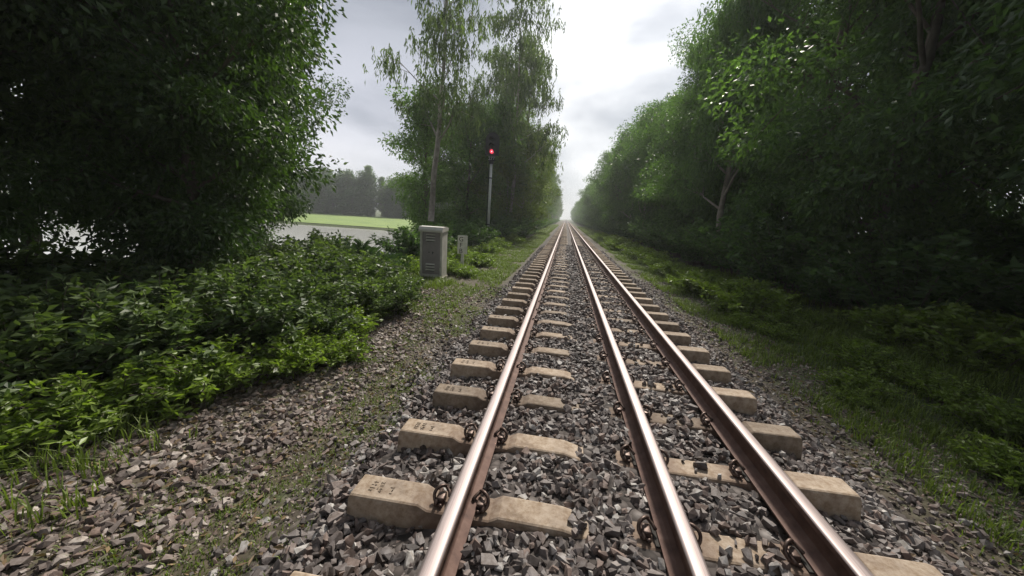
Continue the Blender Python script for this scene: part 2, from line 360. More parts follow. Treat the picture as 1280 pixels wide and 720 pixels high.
# ------------------------------------------------------------------ sleepers
def sleeper_mesh(name, seed=0, marks=False):
    bm = bmesh.new(); rnd = random.Random(seed)
    xs = [(-.60, -.175), (-.592, -.158), (-.57, -.155), (-.215, -.155), (-.165, -.182), (.165, -.182), (.215, -.155), (.54, -.160), (.66, -.19), (.85, -.20), (.9, -.185), (1.6, -.182), (1.93, -.182), (1.96, -.158), (2.27, -.158), (2.295, -.162), (2.303, -.178)]
    rings = []
    for x, zt in xs:
        j = rnd.uniform(-.003, .003)
        pr = [(-.125, -.385), (-.088, zt-.018), (-.082, zt-.005), (-.072, zt), (.072, zt), (.082, zt-.005), (.088, zt-.018), (.125, -.385)]
        rings.append([bm.verts.new((x, y+j, z)) for y, z in pr])
    for A, B in zip(rings, rings[1:]):
        for k in range(8): bm.faces.new((A[k], A[(k+1) % 8], B[(k+1) % 8], B[k]))
    bm.faces.new(rings[0]); bm.faces.new(rings[-1][::-1])
    bmesh.ops.recalc_face_normals(bm, faces=bm.faces)
    me = bpy.data.meshes.new(name); bm.to_mesh(me); bm.free(); return me
def clip_mesh(side):
    b = MB(); s = side
    # cast shoulder and a sprung coil whose toe bears on the rail foot
    b.box(s*.088, s*.128, -.03, .03, -.185, -.140, .006) if s > 0 else b.box(-.128, -.088, -.03, .03, -.185, -.140, .006)
    pts = []
    for k in range(15):
        a = -2.4 + k*5.0/14
        pts.append((s*(.118+.030*math.cos(a)), -.052+k*.0072, -.142+.032*math.sin(a)))
    pts += [(s*.100, .045, -.120), (s*.074, .030, -.139), (s*.064, .0, -.143)]
    b.tube(pts, .0095, 7)
    b.tube([(s*.126, -.055, -.158), (s*.126, .06, -.158)], .010, 7)
    return b
def sleeper(k, near):
    o = empty('concrete_sleeper', (0, Y0+SP*k, 0)); return o
sm_meshes = [sleeper_mesh('sleeper_body', i) for i in range(3)]
for me in sm_meshes: me.materials.append(M['sleeper'])
proto = empty('concrete_sleeper'); body = bpy.data.objects.new('body', sm_meshes[0]); C.objects.link(body); body.parent = proto
cl = {}
for r in RAILS:
    for s in (-1, 1):
        if s not in cl: o = clip_mesh(s).build('rail_clip', M['clip'], proto, True); cl[s] = o.data
        else: o = bpy.data.objects.new('rail_clip', cl[s]); C.objects.link(o); o.parent = proto
        o.location = (r, 0, 0)
pd = None
for r in RAILS:
    if pd is None: o = MB().box(-.074, .074, -.07, .07, -.1815, -.1722).build('rail_pad', M['pad'], proto); pd = o.data
    else: o = bpy.data.objects.new('rail_pad', pd); C.objects.link(o); o.parent = proto
    o.location = (r, 0, 0)
ORD = 'first second third fourth fifth sixth seventh eighth ninth tenth eleventh twelfth thirteenth fourteenth fifteenth sixteenth'.split()
def mark(parent, seed):           # shallow cast marks near the outer end, too worn to read
    rnd = random.Random(seed); b = MB()
    for col_, (x, rows) in enumerate(((-.50, 4), (-.455, 4), (-.385, 3))):
        for r_ in range(rows):
            y = -.035+r_*.021+rnd.uniform(-.002, .002); w_ = .014
            for q in range(3):
                xx = x+rnd.uniform(-.012, .012); 
                if rnd.random() < .5: b.box(xx-.0025, xx+.0025, y-.007, y+.007, -.1562, -.1535)
                else: b.box(xx-w_/2, xx+w_/2, y-.0022, y+.0022, -.1564, -.1532)
    b.build('cast_marks', M['mark'], parent)
M['mark'] = simple('worn_marking', [(.3, (.07, .05, .035)), (.7, (.13, .10, .07))], 30, .9)
for k in range(0, 230):
    if k < 46:
        o = proto if k == 0 else copy_tree(proto)
    else:
        o = bpy.data.objects.new('concrete_sleeper', sm_meshes[k % 3]); C.objects.link(o)
    o.location = (random.uniform(-.02, .02), Y0+SP*k+random.uniform(-.008, .008), 0); o.rotation_euler = (0, 0, random.uniform(-.006, .006))
    if k < 46: o.children[0].data = sm_meshes[k % 3]
    lab = ('concrete sleeper under the rails, %s fully visible from the camera%s' % (ORD[k], ', worn marks on top' if k < 3 else '')) if k < 16 else \
        ('concrete sleeper in the middle distance, one of the close-set row under the rails' if k < 46 else 'tiny far-off concrete sleeper in the row running to the vanishing point')
    tag(o, lab, 'railway sleeper', 'concrete sleepers under the three rails')
    if k < 3: mark(o, k)
for k in (-1, -2):
    o = copy_tree(proto); o.location = (0, Y0+SP*k, 0)
    for c_ in list(o.children):
        if c_.name.startswith('cast_marks'): bpy.data.objects.remove(c_)
    tag(o, 'concrete sleeper right at the foot of the view, hidden mostly below the frame', 'railway sleeper', 'concrete sleepers under the three rails')

# ------------------------------------------------------------------ relay cabinet
def cabinet(loc, rz, W, D, H, label, plinth_h=.12):
    r = empty('relay_cabinet', loc, rz); z0 = plinth_h; hw = W/2
    MB().box(-hw-.03, hw+.03, -.03, D+.03, -.25, z0, .008).build('plinth', M['concrete_old'], r)
    b = MB(); b.box(-hw, -hw+.055, 0, D, z0, H-.09, .004).box(hw-.055, hw, 0, D, z0, H-.09, .004)
    b.box(-hw+.055, hw-.055, .06, D-.002, z0+.002, H-.092); b.box(-hw+.055, hw-.055, .002, D-.01, z0, z0+.06, .003)
    b.box(-hw+.055, hw-.055, .002, D-.01, H-.15, H-.091, .003)
    b.build('body', M['cab_side'], r)
    b = MB(); b.bm.free(); b.bm = bmesh.new()
    o_ = .035
    ys = [-o_-.045, D+.03]
    def ring(x): return [(x, -.075, H-.15), (x, -.075, H-.09), (x, -.02, H-.012), (x, D*.5, H), (x, D+.03, H-.03), (x, D+.03, H-.11), (x, D+.015, H-.11), (x, -.055, H-.15)]
    A = [b.bm.verts.new(p) for p in ring(-hw-.02)]; B = [b.bm.verts.new(p) for p in ring(hw+.02)]
    for k in range(8): b.bm.faces.new((A[k], A[(k+1) % 8], B[(k+1) % 8], B[k]))
    b.bm.faces.new(A[::-1]); b.bm.faces.new(B)
    bmesh.ops.bevel(b.bm, geom=list(b.bm.edges), offset=.004, segments=2, affect='EDGES')
    b.build('roof', M['cab_side'], r)
    d = MB().box(-hw+.062, hw-.062, .022, .045, z0+.066, H-.156, .004)
    door = d.build('door', M['cab_door'], r)
    for zc in (H-.30, z0+.26):
        b = MB()
        for q in (-.075, 0, .075):
            ww = W*.20; A = []
            for x in (-ww-.02, ww-.02):
                A.append([b.bm.verts.new(p) for p in ((x, .0225, zc+q-.012), (x, -.018, zc+q-.014), (x, -.012, zc+q+.004), (x, .0225, zc+q+.026))])
            for k in range(3): b.bm.faces.new((A[0][k], A[1][k], A[1][k+1], A[0][k+1]))
            b.bm.faces.new(A[0]); b.bm.faces.new(A[1][::-1])
        b.build('louvre', M['cab_side'], door)  # louvres take the paler paint, a highlight put into their colour
        b = MB()
        for q in (-.075, 0, .075): b.box(-W*.18-.02, W*.18-.02, .0195, .0215, zc+q-.034, zc+q-.010)  # flat black strips put in for the shade under each louvre
        b.build('louvre_slot_shade', M['black'], door)
    zc = (H+z0)/2-.02
    b = MB(); b.tube([(-.06, .022, zc+.005), (-.06, .006, zc+.005)], .014, 10); b.build('lock', M['black'], door)
    b = MB(); b.tube([(.05, .022, zc), (.05, -.004, zc)], .016, 10); b.box(.042, .058, -.010, .0, zc-.04, zc+.03, .003); b.build('handle', M['black'], door)
    b = MB()
    for z in (z0+.22, H-.28): b.tube([(hw-.058, .012, z-.04), (hw-.058, .012, z+.04)], .009, 8)
    b.build('hinge', M['cab_side'], door)
    tag(r, label, 'cabinet'); return r
cabinet((-3.12, 9.5, -.54), R(1), .62, .46, 1.48, 'weathered grey relay cabinet with louvred door beside the white number post')

# ------------------------------------------------------------------ number post
def text_part(txt, size, loc, rot, m, parent, name, ext=.003):
    cu = bpy.data.curves.new(name, 'FONT'); cu.body = txt; cu.size = size; cu.align_x = 'CENTER'; cu.align_y = 'CENTER'; cu.extrude = ext; cu.space_line = .85
    o = bpy.data.objects.new(name, cu); C.objects.link(o)
    dg = bpy.context.evaluated_depsgraph_get(); me = bpy.data.meshes.new_from_object(o.evaluated_get(dg)); bpy.data.objects.remove(o)
    me.materials.clear(); o = link_mesh(name, me, m, parent); o.location = loc; o.rotation_euler = rot; return o
np_ = empty('number_post', (-2.83, 11.6, -.5), R(6))
MB().box(-.045, .045, -.03, .03, -.3, .62, .005).build('post', M['white'], np_)
MB().box(-.16, .16, -.055, -.031, .53, 1.12, .006).build('board', M['white'], np_)
for i, ch in enumerate('GFB'): text_part(ch, .21, (-.045, -.058, 1.0-.19*i), (R(90), 0, 0), M['black'], np_, 'lettering')
tag(np_, 'white concrete post with black letters painted down its face, right of the grey cabinet', 'sign')

# ------------------------------------------------------------------ signal
sg = empty('railway_signal', (-4.18, 22, -.5), R(-8))
MB().box(-.28, .28, -.28, .28, -.3, .12, .02).build('footing', M['concrete_old'], sg)
MB().tube([(0, 0, .1), (0, 0, 4.75)], .075, 14).build('post', M['galv'], sg, True)
b = MB()
for z in (1.2, 3.9): b.tube([(0, 0, z), (0, 0, z+.06)], .092, 14); b.box(-.30, .0, -.02, .02, z+.01, z+.05)
b.tube([(-.13, 0, .9), (-.13, 0, 4.4)], .02, 8)
b.build('bracket', M['black'], sg)
b = MB(); b.box(-.045, .045, -.05, .05, 4.6, 4.85); b.tube([(0, 0, 4.72), (0, 0, 4.86)], .13, 14); b.build('cap', M['black'], sg)
hd = MB()
pr = []
for k in range(17): a = math.pi*k/16; pr.append((.42*math.cos(a), 6.08+.40*math.sin(a)))
pr += [(-.42, 5.19), (.42, 5.19)]
hd.prism(pr, .02, .05)
bb = hd.build('backboard', M['black'], sg)
MB().box(-.15, .15, .05, .30, 5.2, 6.2, .02).build('lamp_housing', M['black'], sg)
for i, z in enumerate((5.42, 5.74, 6.06)):
    MB().tube([(0, .02, z), (0, -.012, z)], .12 if i == 0 else .10, 20).build('lens', M['red'] if i == 0 else M['lens'], sg)
    if i == 0: MB().tube([(0, -.012, z), (0, -.02, z)], .045, 16).build('lamp_glow', M['redc'], sg)
    b = MB(); A = []; Bq = []
    for k in range(11):
        a = R(-10+200*k/10); A.append((.135*math.cos(a), .02, z+.135*math.sin(a))); Bq.append((.135*math.cos(a), -.20+.08*(1-math.sin(a)), z+.135*math.sin(a)))
    for k in range(10):
        q = [b.bm.verts.new(p) for p in (A[k], A[k+1], Bq[k+1], Bq[k])]; b.bm.faces.new(q)
    o = b.build('hood', M['black'], sg); sol = o.modifiers.new('s', 'SOLIDIFY'); sol.thickness = .006
MB().box(-.19, .19, .0, .018, 4.88, 5.17, .004).build('number_plate', M['black'], sg)
text_part('277', .27, (0, -.002, 5.03), (R(90), 0, 0), M['white'], sg, 'plate_number')
tag(sg, 'tall railway signal on a pale post showing a single red light', 'signal')

# ------------------------------------------------------------------ vegetation generators
def tubes_np(paths, seg=6):
    Vs, Fs, off = [], [], 0
    for pts, rad in paths:
        pts = np.asarray(pts, float); rad = np.asarray(rad, float); n = len(pts)
        d = np.gradient(pts, axis=0); d /= np.linalg.norm(d, axis=1)[:, None]+1e-9
        ref = np.array([.3, .9, .1]) if abs(d[0][2]) > .7 else np.array([0, 0, 1.])
        a = np.cross(d, ref); a /= np.linalg.norm(a, axis=1)[:, None]+1e-9; bb_ = np.cross(d, a)
        th = np.arange(seg)*2*np.pi/seg
        ring = pts[:, None]+(a[:, None]*np.cos(th)[None, :, None]+bb_[:, None]*np.sin(th)[None, :, None])*rad[:, None, None]
        Vs.append(ring.reshape(-1, 3)); i = np.arange(n-1)[:, None]*seg; k = np.arange(seg)[None]; k2 = (k+1) % seg
        Fs.append(np.stack([i+k, i+k2, i+seg+k2, i+seg+k], -1).reshape(-1, 4)+off); off += n*seg
    return np.concatenate(Vs), np.concatenate(Fs)
def unit(a): return a/(np.linalg.norm(a, axis=-1, keepdims=True)+1e-9)
def leaves_np(P, D, Ln, Wd, rg, tint, fold=True):
    """P base points, D directions, folded diamond leaves (2 triangles-pairs as quads)"""
    n = len(P); D = unit(D); r = unit(rg.normal(size=(n, 3))); s = unit(np.cross(D, r)); nr = np.cross(s, D)
    Ln = np.broadcast_to(Ln, n)[:, None]; Wd = np.broadcast_to(Wd, n)[:, None]
    tip = P+D*Ln-np.array([0, 0, 1])*Ln*.12; mid = P+D*Ln*.45
    a = mid+s*Wd*.5+nr*Wd*.15; b_ = mid-s*Wd*.5+nr*Wd*.15
    Vv = np.stack([P, a, tip, b_], 1).reshape(-1, 3); i = np.arange(n)[:, None]*4
    Fc = np.concatenate([i+np.array([[0, 1, 2]]), i+np.array([[0, 2, 3]])]); return Vv, Fc, np.concatenate([tint, tint])
def build_tree(name, seed, H, r0, cb, crad, nl, kind, leaf_mat_, bark, per=60, nsub=5, lsize=(.13, .06), lean=(0, 0), top=.3, droop=0., sig=.34, parent_name=None, lowtrunk=1):
    rg = np.random.default_rng(seed); root = empty(name)
    n = 14; tz = np.linspace(-.4, H*.97, n); wob = np.cumsum(rg.normal(0, .05*H/12, (n, 2)), 0); wob -= wob[0]
    tp = np.stack([wob[:, 0]+lean[0]*(tz/H)**1.4*H, wob[:, 1]+lean[1]*(tz/H)**1.4*H, tz], 1)
    tr = r0*(1-.88*np.clip(tz/H, 0, 1)**.9); tr[0] *= 1.5
    paths = [(tp, tr)]; CP = []
    for i in range(nl):
        u = cb+(1-cb)*((i+rg.uniform(0, .8))/nl); u = min(u, .97)
        st_ = np.array([np.interp(u*H*.97, tz, tp[:, k]) for k in range(3)]); az = i*2.4+rg.uniform(-.5, .5)
        prof = math.sin(math.pi*min(1, .18+.82*(1-(u-cb)/(1-cb))))**.6 if kind != 'euc' else (.55+.45*rg.random())*(1-.45*(u-cb)/(1-cb))
        ln = crad*prof*rg.uniform(.7, 1.12); el = R(rg.uniform(12, 38)) + (u-cb)*.9
        if kind == 'euc': el = R(rg.uniform(25, 55))
        m_ = 7; q = np.linspace(0, 1, m_)[:, None]
        dr = np.array([math.cos(az)*math.cos(el), math.sin(az)*math.cos(el), math.sin(el)])
        pt = st_+dr*q*ln+np.array([0, 0, -1])*(q**2)*ln*droop+np.cumsum(rg.normal(0, ln*.025, (m_, 3)), 0)*q
        rr_ = np.interp(u*H, tz, tr)*.5; paths.append((pt, np.linspace(rr_, rr_*.18, m_)))
        CP.append(pt[-1]); 
        for j in range(nsub):
            v_ = rg.uniform(.3, 1); s2 = pt[0]+(pt[-1]-pt[0])*v_; s2 = np.array([np.interp(v_, q[:, 0], pt[:, k]) for k in range(3)])
            d2 = unit(dr+rg.normal(0, .75, 3)+np.array([0, 0, .15])); l2 = ln*rg.uniform(.22, .45)+.25
            p2 = s2+d2*np.linspace(0, 1, 4)[:, None]*l2; paths.append((p2, np.linspace(rr_*.3, .008, 4))); CP += [p2[-1], p2[2]+rg.normal(0, .1, 3)]
    for _ in range(int(nl*.4)): CP.append(tp[-1]+rg.normal(0, 1, 3)*np.array([top, top, top*1.3])*crad*.5)
    CP = np.array(CP); nC = len(CP)
    ct = rg.uniform(-.28, .28, nC)
    if kind == 'euc':
        ns = 7; S0 = np.repeat(CP, ns, 0)+rg.normal(0, sig*1.0, (nC*ns, 3))*np.array([1, 1, .6]); pl = max(3, per//ns)
        P_ = np.repeat(S0, pl, 0)+np.tile(np.linspace(0, 1, pl), nC*ns)[:, None]*np.array([0, 0, -1])*rg.uniform(.25, .75, (nC*ns*pl, 1))+rg.normal(0, .035, (nC*ns*pl, 3))
        D_ = rg.normal(0, .38, (len(P_), 3))+np.array([0, 0, -1]); tn = np.repeat(ct, ns*pl)
    else:
        cs = rg.uniform(.65, 1.3, nC)*sig; k = per; off = rg.normal(0, 1, (nC*k, 3)); off = off/np.maximum(np.linalg.norm(off, axis=1)[:, None]/1.7, 1)
        P_ = np.repeat(CP, k, 0)+off*np.repeat(cs, k)[:, None]*np.array([1, 1, .62])
        D_ = unit(off)+rg.normal(0, .8, off.shape)+np.array([0, 0, -.45]); tn = np.repeat(ct, k)
    tint = np.clip(.45+tn+rg.normal(0, .16, len(P_)), 0, 1)
    v, f, tt = leaves_np(P_, D_, rg.uniform(.7, 1.25, len(P_))*lsize[0], rg.uniform(.8, 1.2, len(P_))*lsize[1], rg, tint)
    link_mesh('crown', np_mesh('crown', v, f, tt), leaf_mat_, root)
    v, f = tubes_np(paths); link_mesh('trunk', np_mesh('trunk', v, f), bark, root, True)
    return root
def put(o, x, y, rz=0, sc=1, z=None, label=None, cat='tree', group=None, name=None):
    o.location = (x, y, float(ground_z(x, y)) if z is None else z); o.rotation_euler = (0, 0, rz)
    o.scale = sc if hasattr(sc, '__len__') else (sc, sc, sc)
    if name: o.name = name
    if 'group' in o: del o['group']
    tag(o, label, cat, group); return o
used = set()
def inst(proto_, *a, **k):
    if proto_.name in used: o = copy_tree(proto_); 
    else: used.add(proto_.name); o = proto_
    return put(o, *a, **k)

# left group by the signal
A = build_tree('eucalyptus_tree', 11, 15, .19, .36, 4.2, 17, 'euc', M['leaf_euc'], M['bark_pale'], per=63, nsub=4, lsize=(.23, .060), lean=(.045, 0), sig=.30)
inst(A, -6.45, 18.2, 0, 1, label='tall thin pale-trunked tree with wispy hanging foliage, behind the small grey cabinet')
A2 = build_tree('eucalyptus_tree', 23, 16.5, .16, .30, 4.4, 17, 'euc', M['leaf_euc'], M['bark_pale'], per=63, nsub=4, lsize=(.25, .075), sig=.34)
inst(A2, -3.6, 27, 0, 1, label='tall slender tree rising behind the red signal, its crown leaning over the line')
inst(A2, -5.9, 30, 3.1, .86, label='slim hanging-leaved tree between the tall pale-trunked tree and the signal')
inst(A2, -3.1, 31.5, 4.0, .93, label='pale-stemmed tall tree just right of the signal post')
inst(A2, -5.6, 36, 1.0, .9, label='tall hanging-leaved tree farther back behind the signal')
Bt = build_tree('broadleaf_tree', 31, 8.2, .15, .18, 2.7, 17, 'broad', M['leaf_mid'], M['bark'], per=75, nsub=5, lsize=(.17, .085), sig=.40)
Bt2 = build_tree('broadleaf_tree', 37, 9.5, .18, .14, 3.3, 22, 'broad', M['leaf_mid'], M['bark'], per=85, nsub=5, lsize=(.17, .085), sig=.46)
By = build_tree('young_tree', 41, 7.0, .10, .12, 1.9, 16, 'broad', M['leaf_yellow'], M['bark_pale'], per=70, nsub=4, lsize=(.16, .075), sig=.36)
inst(Bt, -7.6, 20.2, 0, .93, label='dark bushy tree around the foot of the tall thin pale-trunked tree')
g_ = 'trees crowding behind the signal'
for x, y, rz, s in ((-8.9, 24, 2, .85), (-6.2, 24, 1, .95), (-7.6, 28, 3, 1.05), (-4.6, 27.5, 5, 1.0), (-6.5, 33, .5, 1.1)):
    inst(Bt, x, y, rz, s, label='dark broad-leaved tree in the dense clump behind the signal', group=g_)
for x, y, rz, s in ((-2.9, 29, 0, 1.0), (-3.2, 35, 2, 1.15), (-2.9, 43, 4, 1.1), (-3.9, 27.2, 1.3, .85), (-2.7, 32, 5.2, .9), (-3.6, 39, .4, 1.2), (-5.3, 25.5, 2.2, .8)):
    inst(By, x, y, rz, s, label='yellowish young tree at the line side, right of the signal', group='young trees right of the signal')
g_ = 'trees lining the left side of the line'
rn = random.Random(3)
y = 38
while y < 330:
    x = -4.4+rn.uniform(-.7, .4)-(.4 if y > 100 else 0)
    if rn.random() < .45: inst(A2, x+.2, y, rn.uniform(0, 6), rn.uniform(.74, .9), label='distant tall tree in the row left of the line', group=g_)
    inst(Bt2, x-1.4, y+1.5, rn.uniform(0, 6), rn.uniform(.95, 1.15), label='distant round-crowned tree in the row left of the line', group=g_)
    y += rn.uniform(3.2, 4.6)*(1 if y < 90 else 2)
# dark trees standing over the thicket, near left
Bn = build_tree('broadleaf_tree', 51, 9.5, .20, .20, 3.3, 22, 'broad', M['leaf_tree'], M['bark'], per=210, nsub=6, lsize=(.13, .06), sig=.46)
LT = [(-7.6, 6.9, 0, .95, 'shade tree overhanging the thicket in the left foreground'), (-11.3, 12.0, 2, 1.0, 'shade tree standing at the pond edge left of the grey cabinet'),
      (-8.4, 3.2, 4, 1.0, 'dark shade tree farthest left in the thicket'), (-6.2, .2, 1, .95, 'dark shade tree whose branches hang at the left border'),
      (-12.5, 7.2, 5, 1.05, 'dark tree deeper in the thicket behind the left shade trees'), (-4.9, 4.7, 3.3, .62, 'low dense tree rising out of the left thicket')]
LT += [(-6.3, 5.6, 5.2, .95, 'dark tree added over the thicket left of the grey cabinet to shade it'), (-6.5, -8, 1, 1.1, 'unseen tree added well behind the camera on the left to cut sky light'), (7, -9, 1, 1.1, 'unseen tree added well behind the camera on the right to cut sky light'), (-5.6, -3.4, 2.4, 1.05, 'tree added behind the camera on the left, arching over the gravel to darken it'), (-9.5, -2.5, .4, 1.1, 'unseen tree added at the back left of the thicket to cut sky light'), (6.2, -3.0, .9, 1.05, 'unseen tree added behind the camera on the right to cut sky light')]  # added to cut light: one in the sun's path, unseen ones behind the camera
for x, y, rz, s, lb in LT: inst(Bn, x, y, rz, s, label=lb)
# right-hand wall of trees
Rn = build_tree('roadside_tree', 61, 9.6, .17, .12, 3.1, 24, 'broad', M['leaf_right'], M['bark'], per=190, nsub=6, lsize=(.13, .055), sig=.44)
Rw = build_tree('feathery_tree', 67, 11.0, .14, .22, 2.6, 22, 'euc', M['leaf_right'], M['bark_pale'], per=110, nsub=5, lsize=(.15, .042), sig=.32)
Rf = build_tree('roadside_tree', 71, 9.4, .17, .10, 3.2, 22, 'broad', M['leaf_right'], M['bark'], per=80, nsub=5, lsize=(.19, .09), sig=.46)
g_ = 'trees forming the wall on the right of the line'
i = 0
for x, y, s, p in ((6.7, 1.0, 1.0, Rn), (6.9, 4.4, 1.05, Rn), (6.3, 8.0, .95, Rn), (6.9, 11.2, 1.0, Rn), (5.9, 14.2, .93, Rw), (7.2, 16.0, .95, Rn), (6.4, 19.0, .86, Rn), (10.2, 2.5, 1.15, Rn), (10.5, 7.2, 1.2, Rn), (10.8, 12.5, 1.1, Rn), (13.8, 5, 1.3, Rn), (14, 10, 1.25, Rn), (15, 17, 1.2, Rn), (11.2, 18, 1.1, Rn)):
    i += 1
    inst(p, x, y, i*1.7, s, label='feathery tree reaching highest against the sky on the right' if p is Rw else ('shadowed leafy tree in the front rank beside the right verge' if x < 8 else 'shadowed leafy tree deeper in the wood on the right'), group=g_)
y = 22
while y < 330:
    if rn.random() < .4: inst(Rw, 6.2+rn.uniform(-.5, .6), y+1, rn.uniform(0, 6), rn.uniform(.62, .82), label='distant feathery tree in the row right of the line', group=g_)
    inst(Rf, 6.6+rn.uniform(-.6, .8), y, rn.uniform(0, 6), rn.uniform(.74, .98), label='distant rounded tree in the row right of the line', group=g_)
    if y < 80: inst(Rf, 11+rn.uniform(-1, 1), y+2, rn.uniform(0, 6), rn.uniform(1.0, 1.25), label='distant rounded tree in the second rank on the right', group=g_)
    y += rn.uniform(3.0, 4.4)*(1 if y < 90 else 2)
# far treeline beyond the rice field
g_ = 'far trees beyond the rice field'
Df = build_tree('far_tree', 81, 9, .2, .08, 3.6, 16, 'broad', M['leaf_tree'], M['bark'], per=45, nsub=4, lsize=(.34, .2), sig=.6)
Dc = build_tree('far_pointed_tree', 83, 13, .2, .15, 1.9, 20, 'broad', M['leaf_mid'], M['bark'], per=40, nsub=3, lsize=(.32, .16), sig=.45, top=.15)
for i in range(110):
    a = (i % 55+.5*(i//55))/55; x = -16-118*a+rn.uniform(-1, 1); y = 104-22*a+rn.uniform(-2, 4)
    inst(Df, x, y, rn.uniform(0, 6), rn.uniform(.75, 1.0)*(1 if i % 3 else 1.12), z=-1.3-1.0*(i//55), label='small far-off tree in the treeline beyond the rice field', group=g_)
for x, s in ((-53.5, .98), (-50, .78), (-70, .9)):
    inst(Dc, x, 97, s*9, s, z=-1.3, label='pointed far-off tree standing above the treeline', group=g_)

# shrubs
def build_shrub(name, seed, H, Rr, stems, lm, lsize, dens=26, upr=.5):
    rg = np.random.default_rng(seed); root = empty(name); paths = []; PP = []; DD = []; TT = []
    for i in range(stems):
        az = rg.uniform(0, 6.28); sp = rg.uniform(.15, 1)*Rr; h = H*rg.uniform(.55, 1.05)*(1-.25*sp/Rr); q = np.linspace(0, 1, 8)[:, None]
        d = np.array([math.cos(az), math.sin(az), 0]); base = d*sp*.35+rg.normal(0, .05, 3)*[1, 1, 0]
        pt = base+d*(q**1.6)*sp*.9+np.array([0, 0, 1])*q*h-np.array([0, 0, 1])*(q**4)*h*.12+np.cumsum(rg.normal(0, .012, (8, 3)), 0)
        pt[0, 2] = -.1; paths.append((pt, np.linspace(.009, .003, 8))); ti = rg.uniform(-.25, .25)
        nL = dens; u = rg.uniform(.12, 1, nL)**.8; p = np.stack([np.interp(u, q[:, 0], pt[:, k]) for k in range(3)], 1)
        for rep in range(2):
            dd = rg.normal(0, 1, (nL, 3))*np.array([1, 1, .35])+np.array([0, 0, upr*.6])+d*.3; PP.append(p+rg.normal(0, .03, p.shape)); DD.append(dd); TT.append(np.full(nL, ti))
    P_ = np.concatenate(PP); D_ = np.concatenate(DD); tint = np.clip(.45+np.concatenate(TT)+rg.normal(0, .2, len(P_)), 0, 1)
    v, f, tt = leaves_np(P_, D_, rg.uniform(.6, 1.25, len(P_))*lsize[0], rg.uniform(.8, 1.2, len(P_))*lsize[1], rg, tint)
    link_mesh('foliage', np_mesh('foliage', v, f, tt), lm, root); v, f = tubes_np(paths, 5); link_mesh('stem', np_mesh('stem', v, f), M['bark'], root, True)
    return root
S1 = build_shrub('leafy_shrub', 5, 1.05, .75, 62, M['leaf_shrub'], (.10, .040), 34)
S2 = build_shrub('leafy_shrub', 6, 1.35, .95, 80, M['leaf_shrub'], (.11, .045), 36)
S3 = build_shrub('leafy_shrub', 8, .62, .6, 46, M['leaf_verge'], (.09, .035), 26)
S4 = build_shrub('verge_shrub', 9, 1.0, 1.0, 60, M['leaf_verge'], (.13, .055), 30)
S5 = build_shrub('verge_shrub', 10, 1.9, 1.3, 80, M['leaf_right'], (.14, .06), 44)
def sh(P_, x, y, s, lb, gr): inst(P_, x, y, rn.uniform(0, 6), s, label=lb, cat='shrub', group=gr)
gl = 'shrubs of the thicket left of the track'
for x, y, s in ((-3.0, 5.0, .95), (-3.25, 5.9, 1.1), (-3.45, 6.8, 1.0), (-3.7, 7.8, .8), (-2.8, 6.0, .75), (-3.9, 5.6, 1.2), (-4.2, 6.6, 1.2), (-4.5, 7.6, .8), (-3.4, 4.6, 1.0), (-2.45, 6.1, .72), (-3.0, 7.1, .6), (-2.6, 5.4, .68), (-2.6, 6.4, .5), (-3.3, 8.2, .4)):
    sh(S1, x, y, s, 'bright leafy shrub in the thicket in front of the grey cabinet', gl)
for x, y, s in ((-5.2, 8.6, 1.05), (-5.1, 7.3, 1.2), (-5.9, 9.6, 1.15), (-5.9, 7.6, 1), (-6.8, 9, 1.1), (-5.3, 10.4, .45), (-6.6, 11, 1.0), (-6.1, 9.0, 1.4), (-4.7, 8.0, .55)):
    sh(S2, x, y, s, 'tall shrub at the back of the thicket near the pond', gl)
for x, y, s in ((-3.15, 3.9, .95), (-3.7, 3.1, .95), (-4.2, 2.5, .95), (-4.6, 1.8, .95), (-4.9, 3.4, 1.05), (-5.6, 2.4, 1.1), (-4.1, 4.0, 1.0), (-5.6, 4.4, 1.15), (-6.6, 3.2, 1.2), (-6.2, 1.4, 1.15), (-5.4, 1.0, 1.0), (-6.9, 5.2, 1.2), (-2.75, 4.1, .62), (-5.8, 5.8, 1.1), (-7.4, 4.0, 1.35), (-7.9, 6.0, 1.4), (-7.6, 2.2, 1.35), (-7.2, 7.4, 1.2), (-8.4, 4.8, 1.5), (-8.3, 1.2, 1.5), (-7.0, .6, 1.3)):
    sh(S2, x, y, s, 'shadowed leafy shrub in the dark thicket at the far left', gl)
for x, y, s in ((-2.3, 3.35, .8), (-2.75, 2.75, .9), (-3.2, 2.25, .9), (-3.6, 1.7, .85), (-4.2, 1.2, .9), (-2.55, 4.45, .85), (-2.7, 5.1, .7), (-2.1, 3.75, .6)):
    sh(S3, x, y, s, 'low pale green plant at the gravel edge of the thicket', gl)
for x, y, s in ((-2.9, 10.6, .8), (-2.3, 10.2, .6), (-3.6, 11.2, 1.1), (-2.5, 12.6, .9), (-3.4, 13.5, 1.1), (-4.2, 10.2, 1.1), (-4.0, 15, 1.3), (-2.9, 16.5, 1.1), (-3.2, 20, 1.2), (-3, 24, 1.3)):
    sh(S3, x, y, s, 'low green plant around the white number post', 'low plants around the number post')
for x, y, s in ((-4.9, 12.5, .9), (-5.2, 15, 1.0), (-5.5, 18, 1.1), (-4.4, 19, .9), (-5.4, 21.5, 1.3), (-3.9, 24.5, 1.2), (-3.2, 27.5, 1.2), (-5.3, 24.6, 1.4), (-3.4, 32, 1.4)):
    sh(S5, x, y, s, 'dark shrub in the undergrowth between the grey cabinet and the signal', 'undergrowth shrubs before the signal')
gr_ = 'shrubs along the right verge'
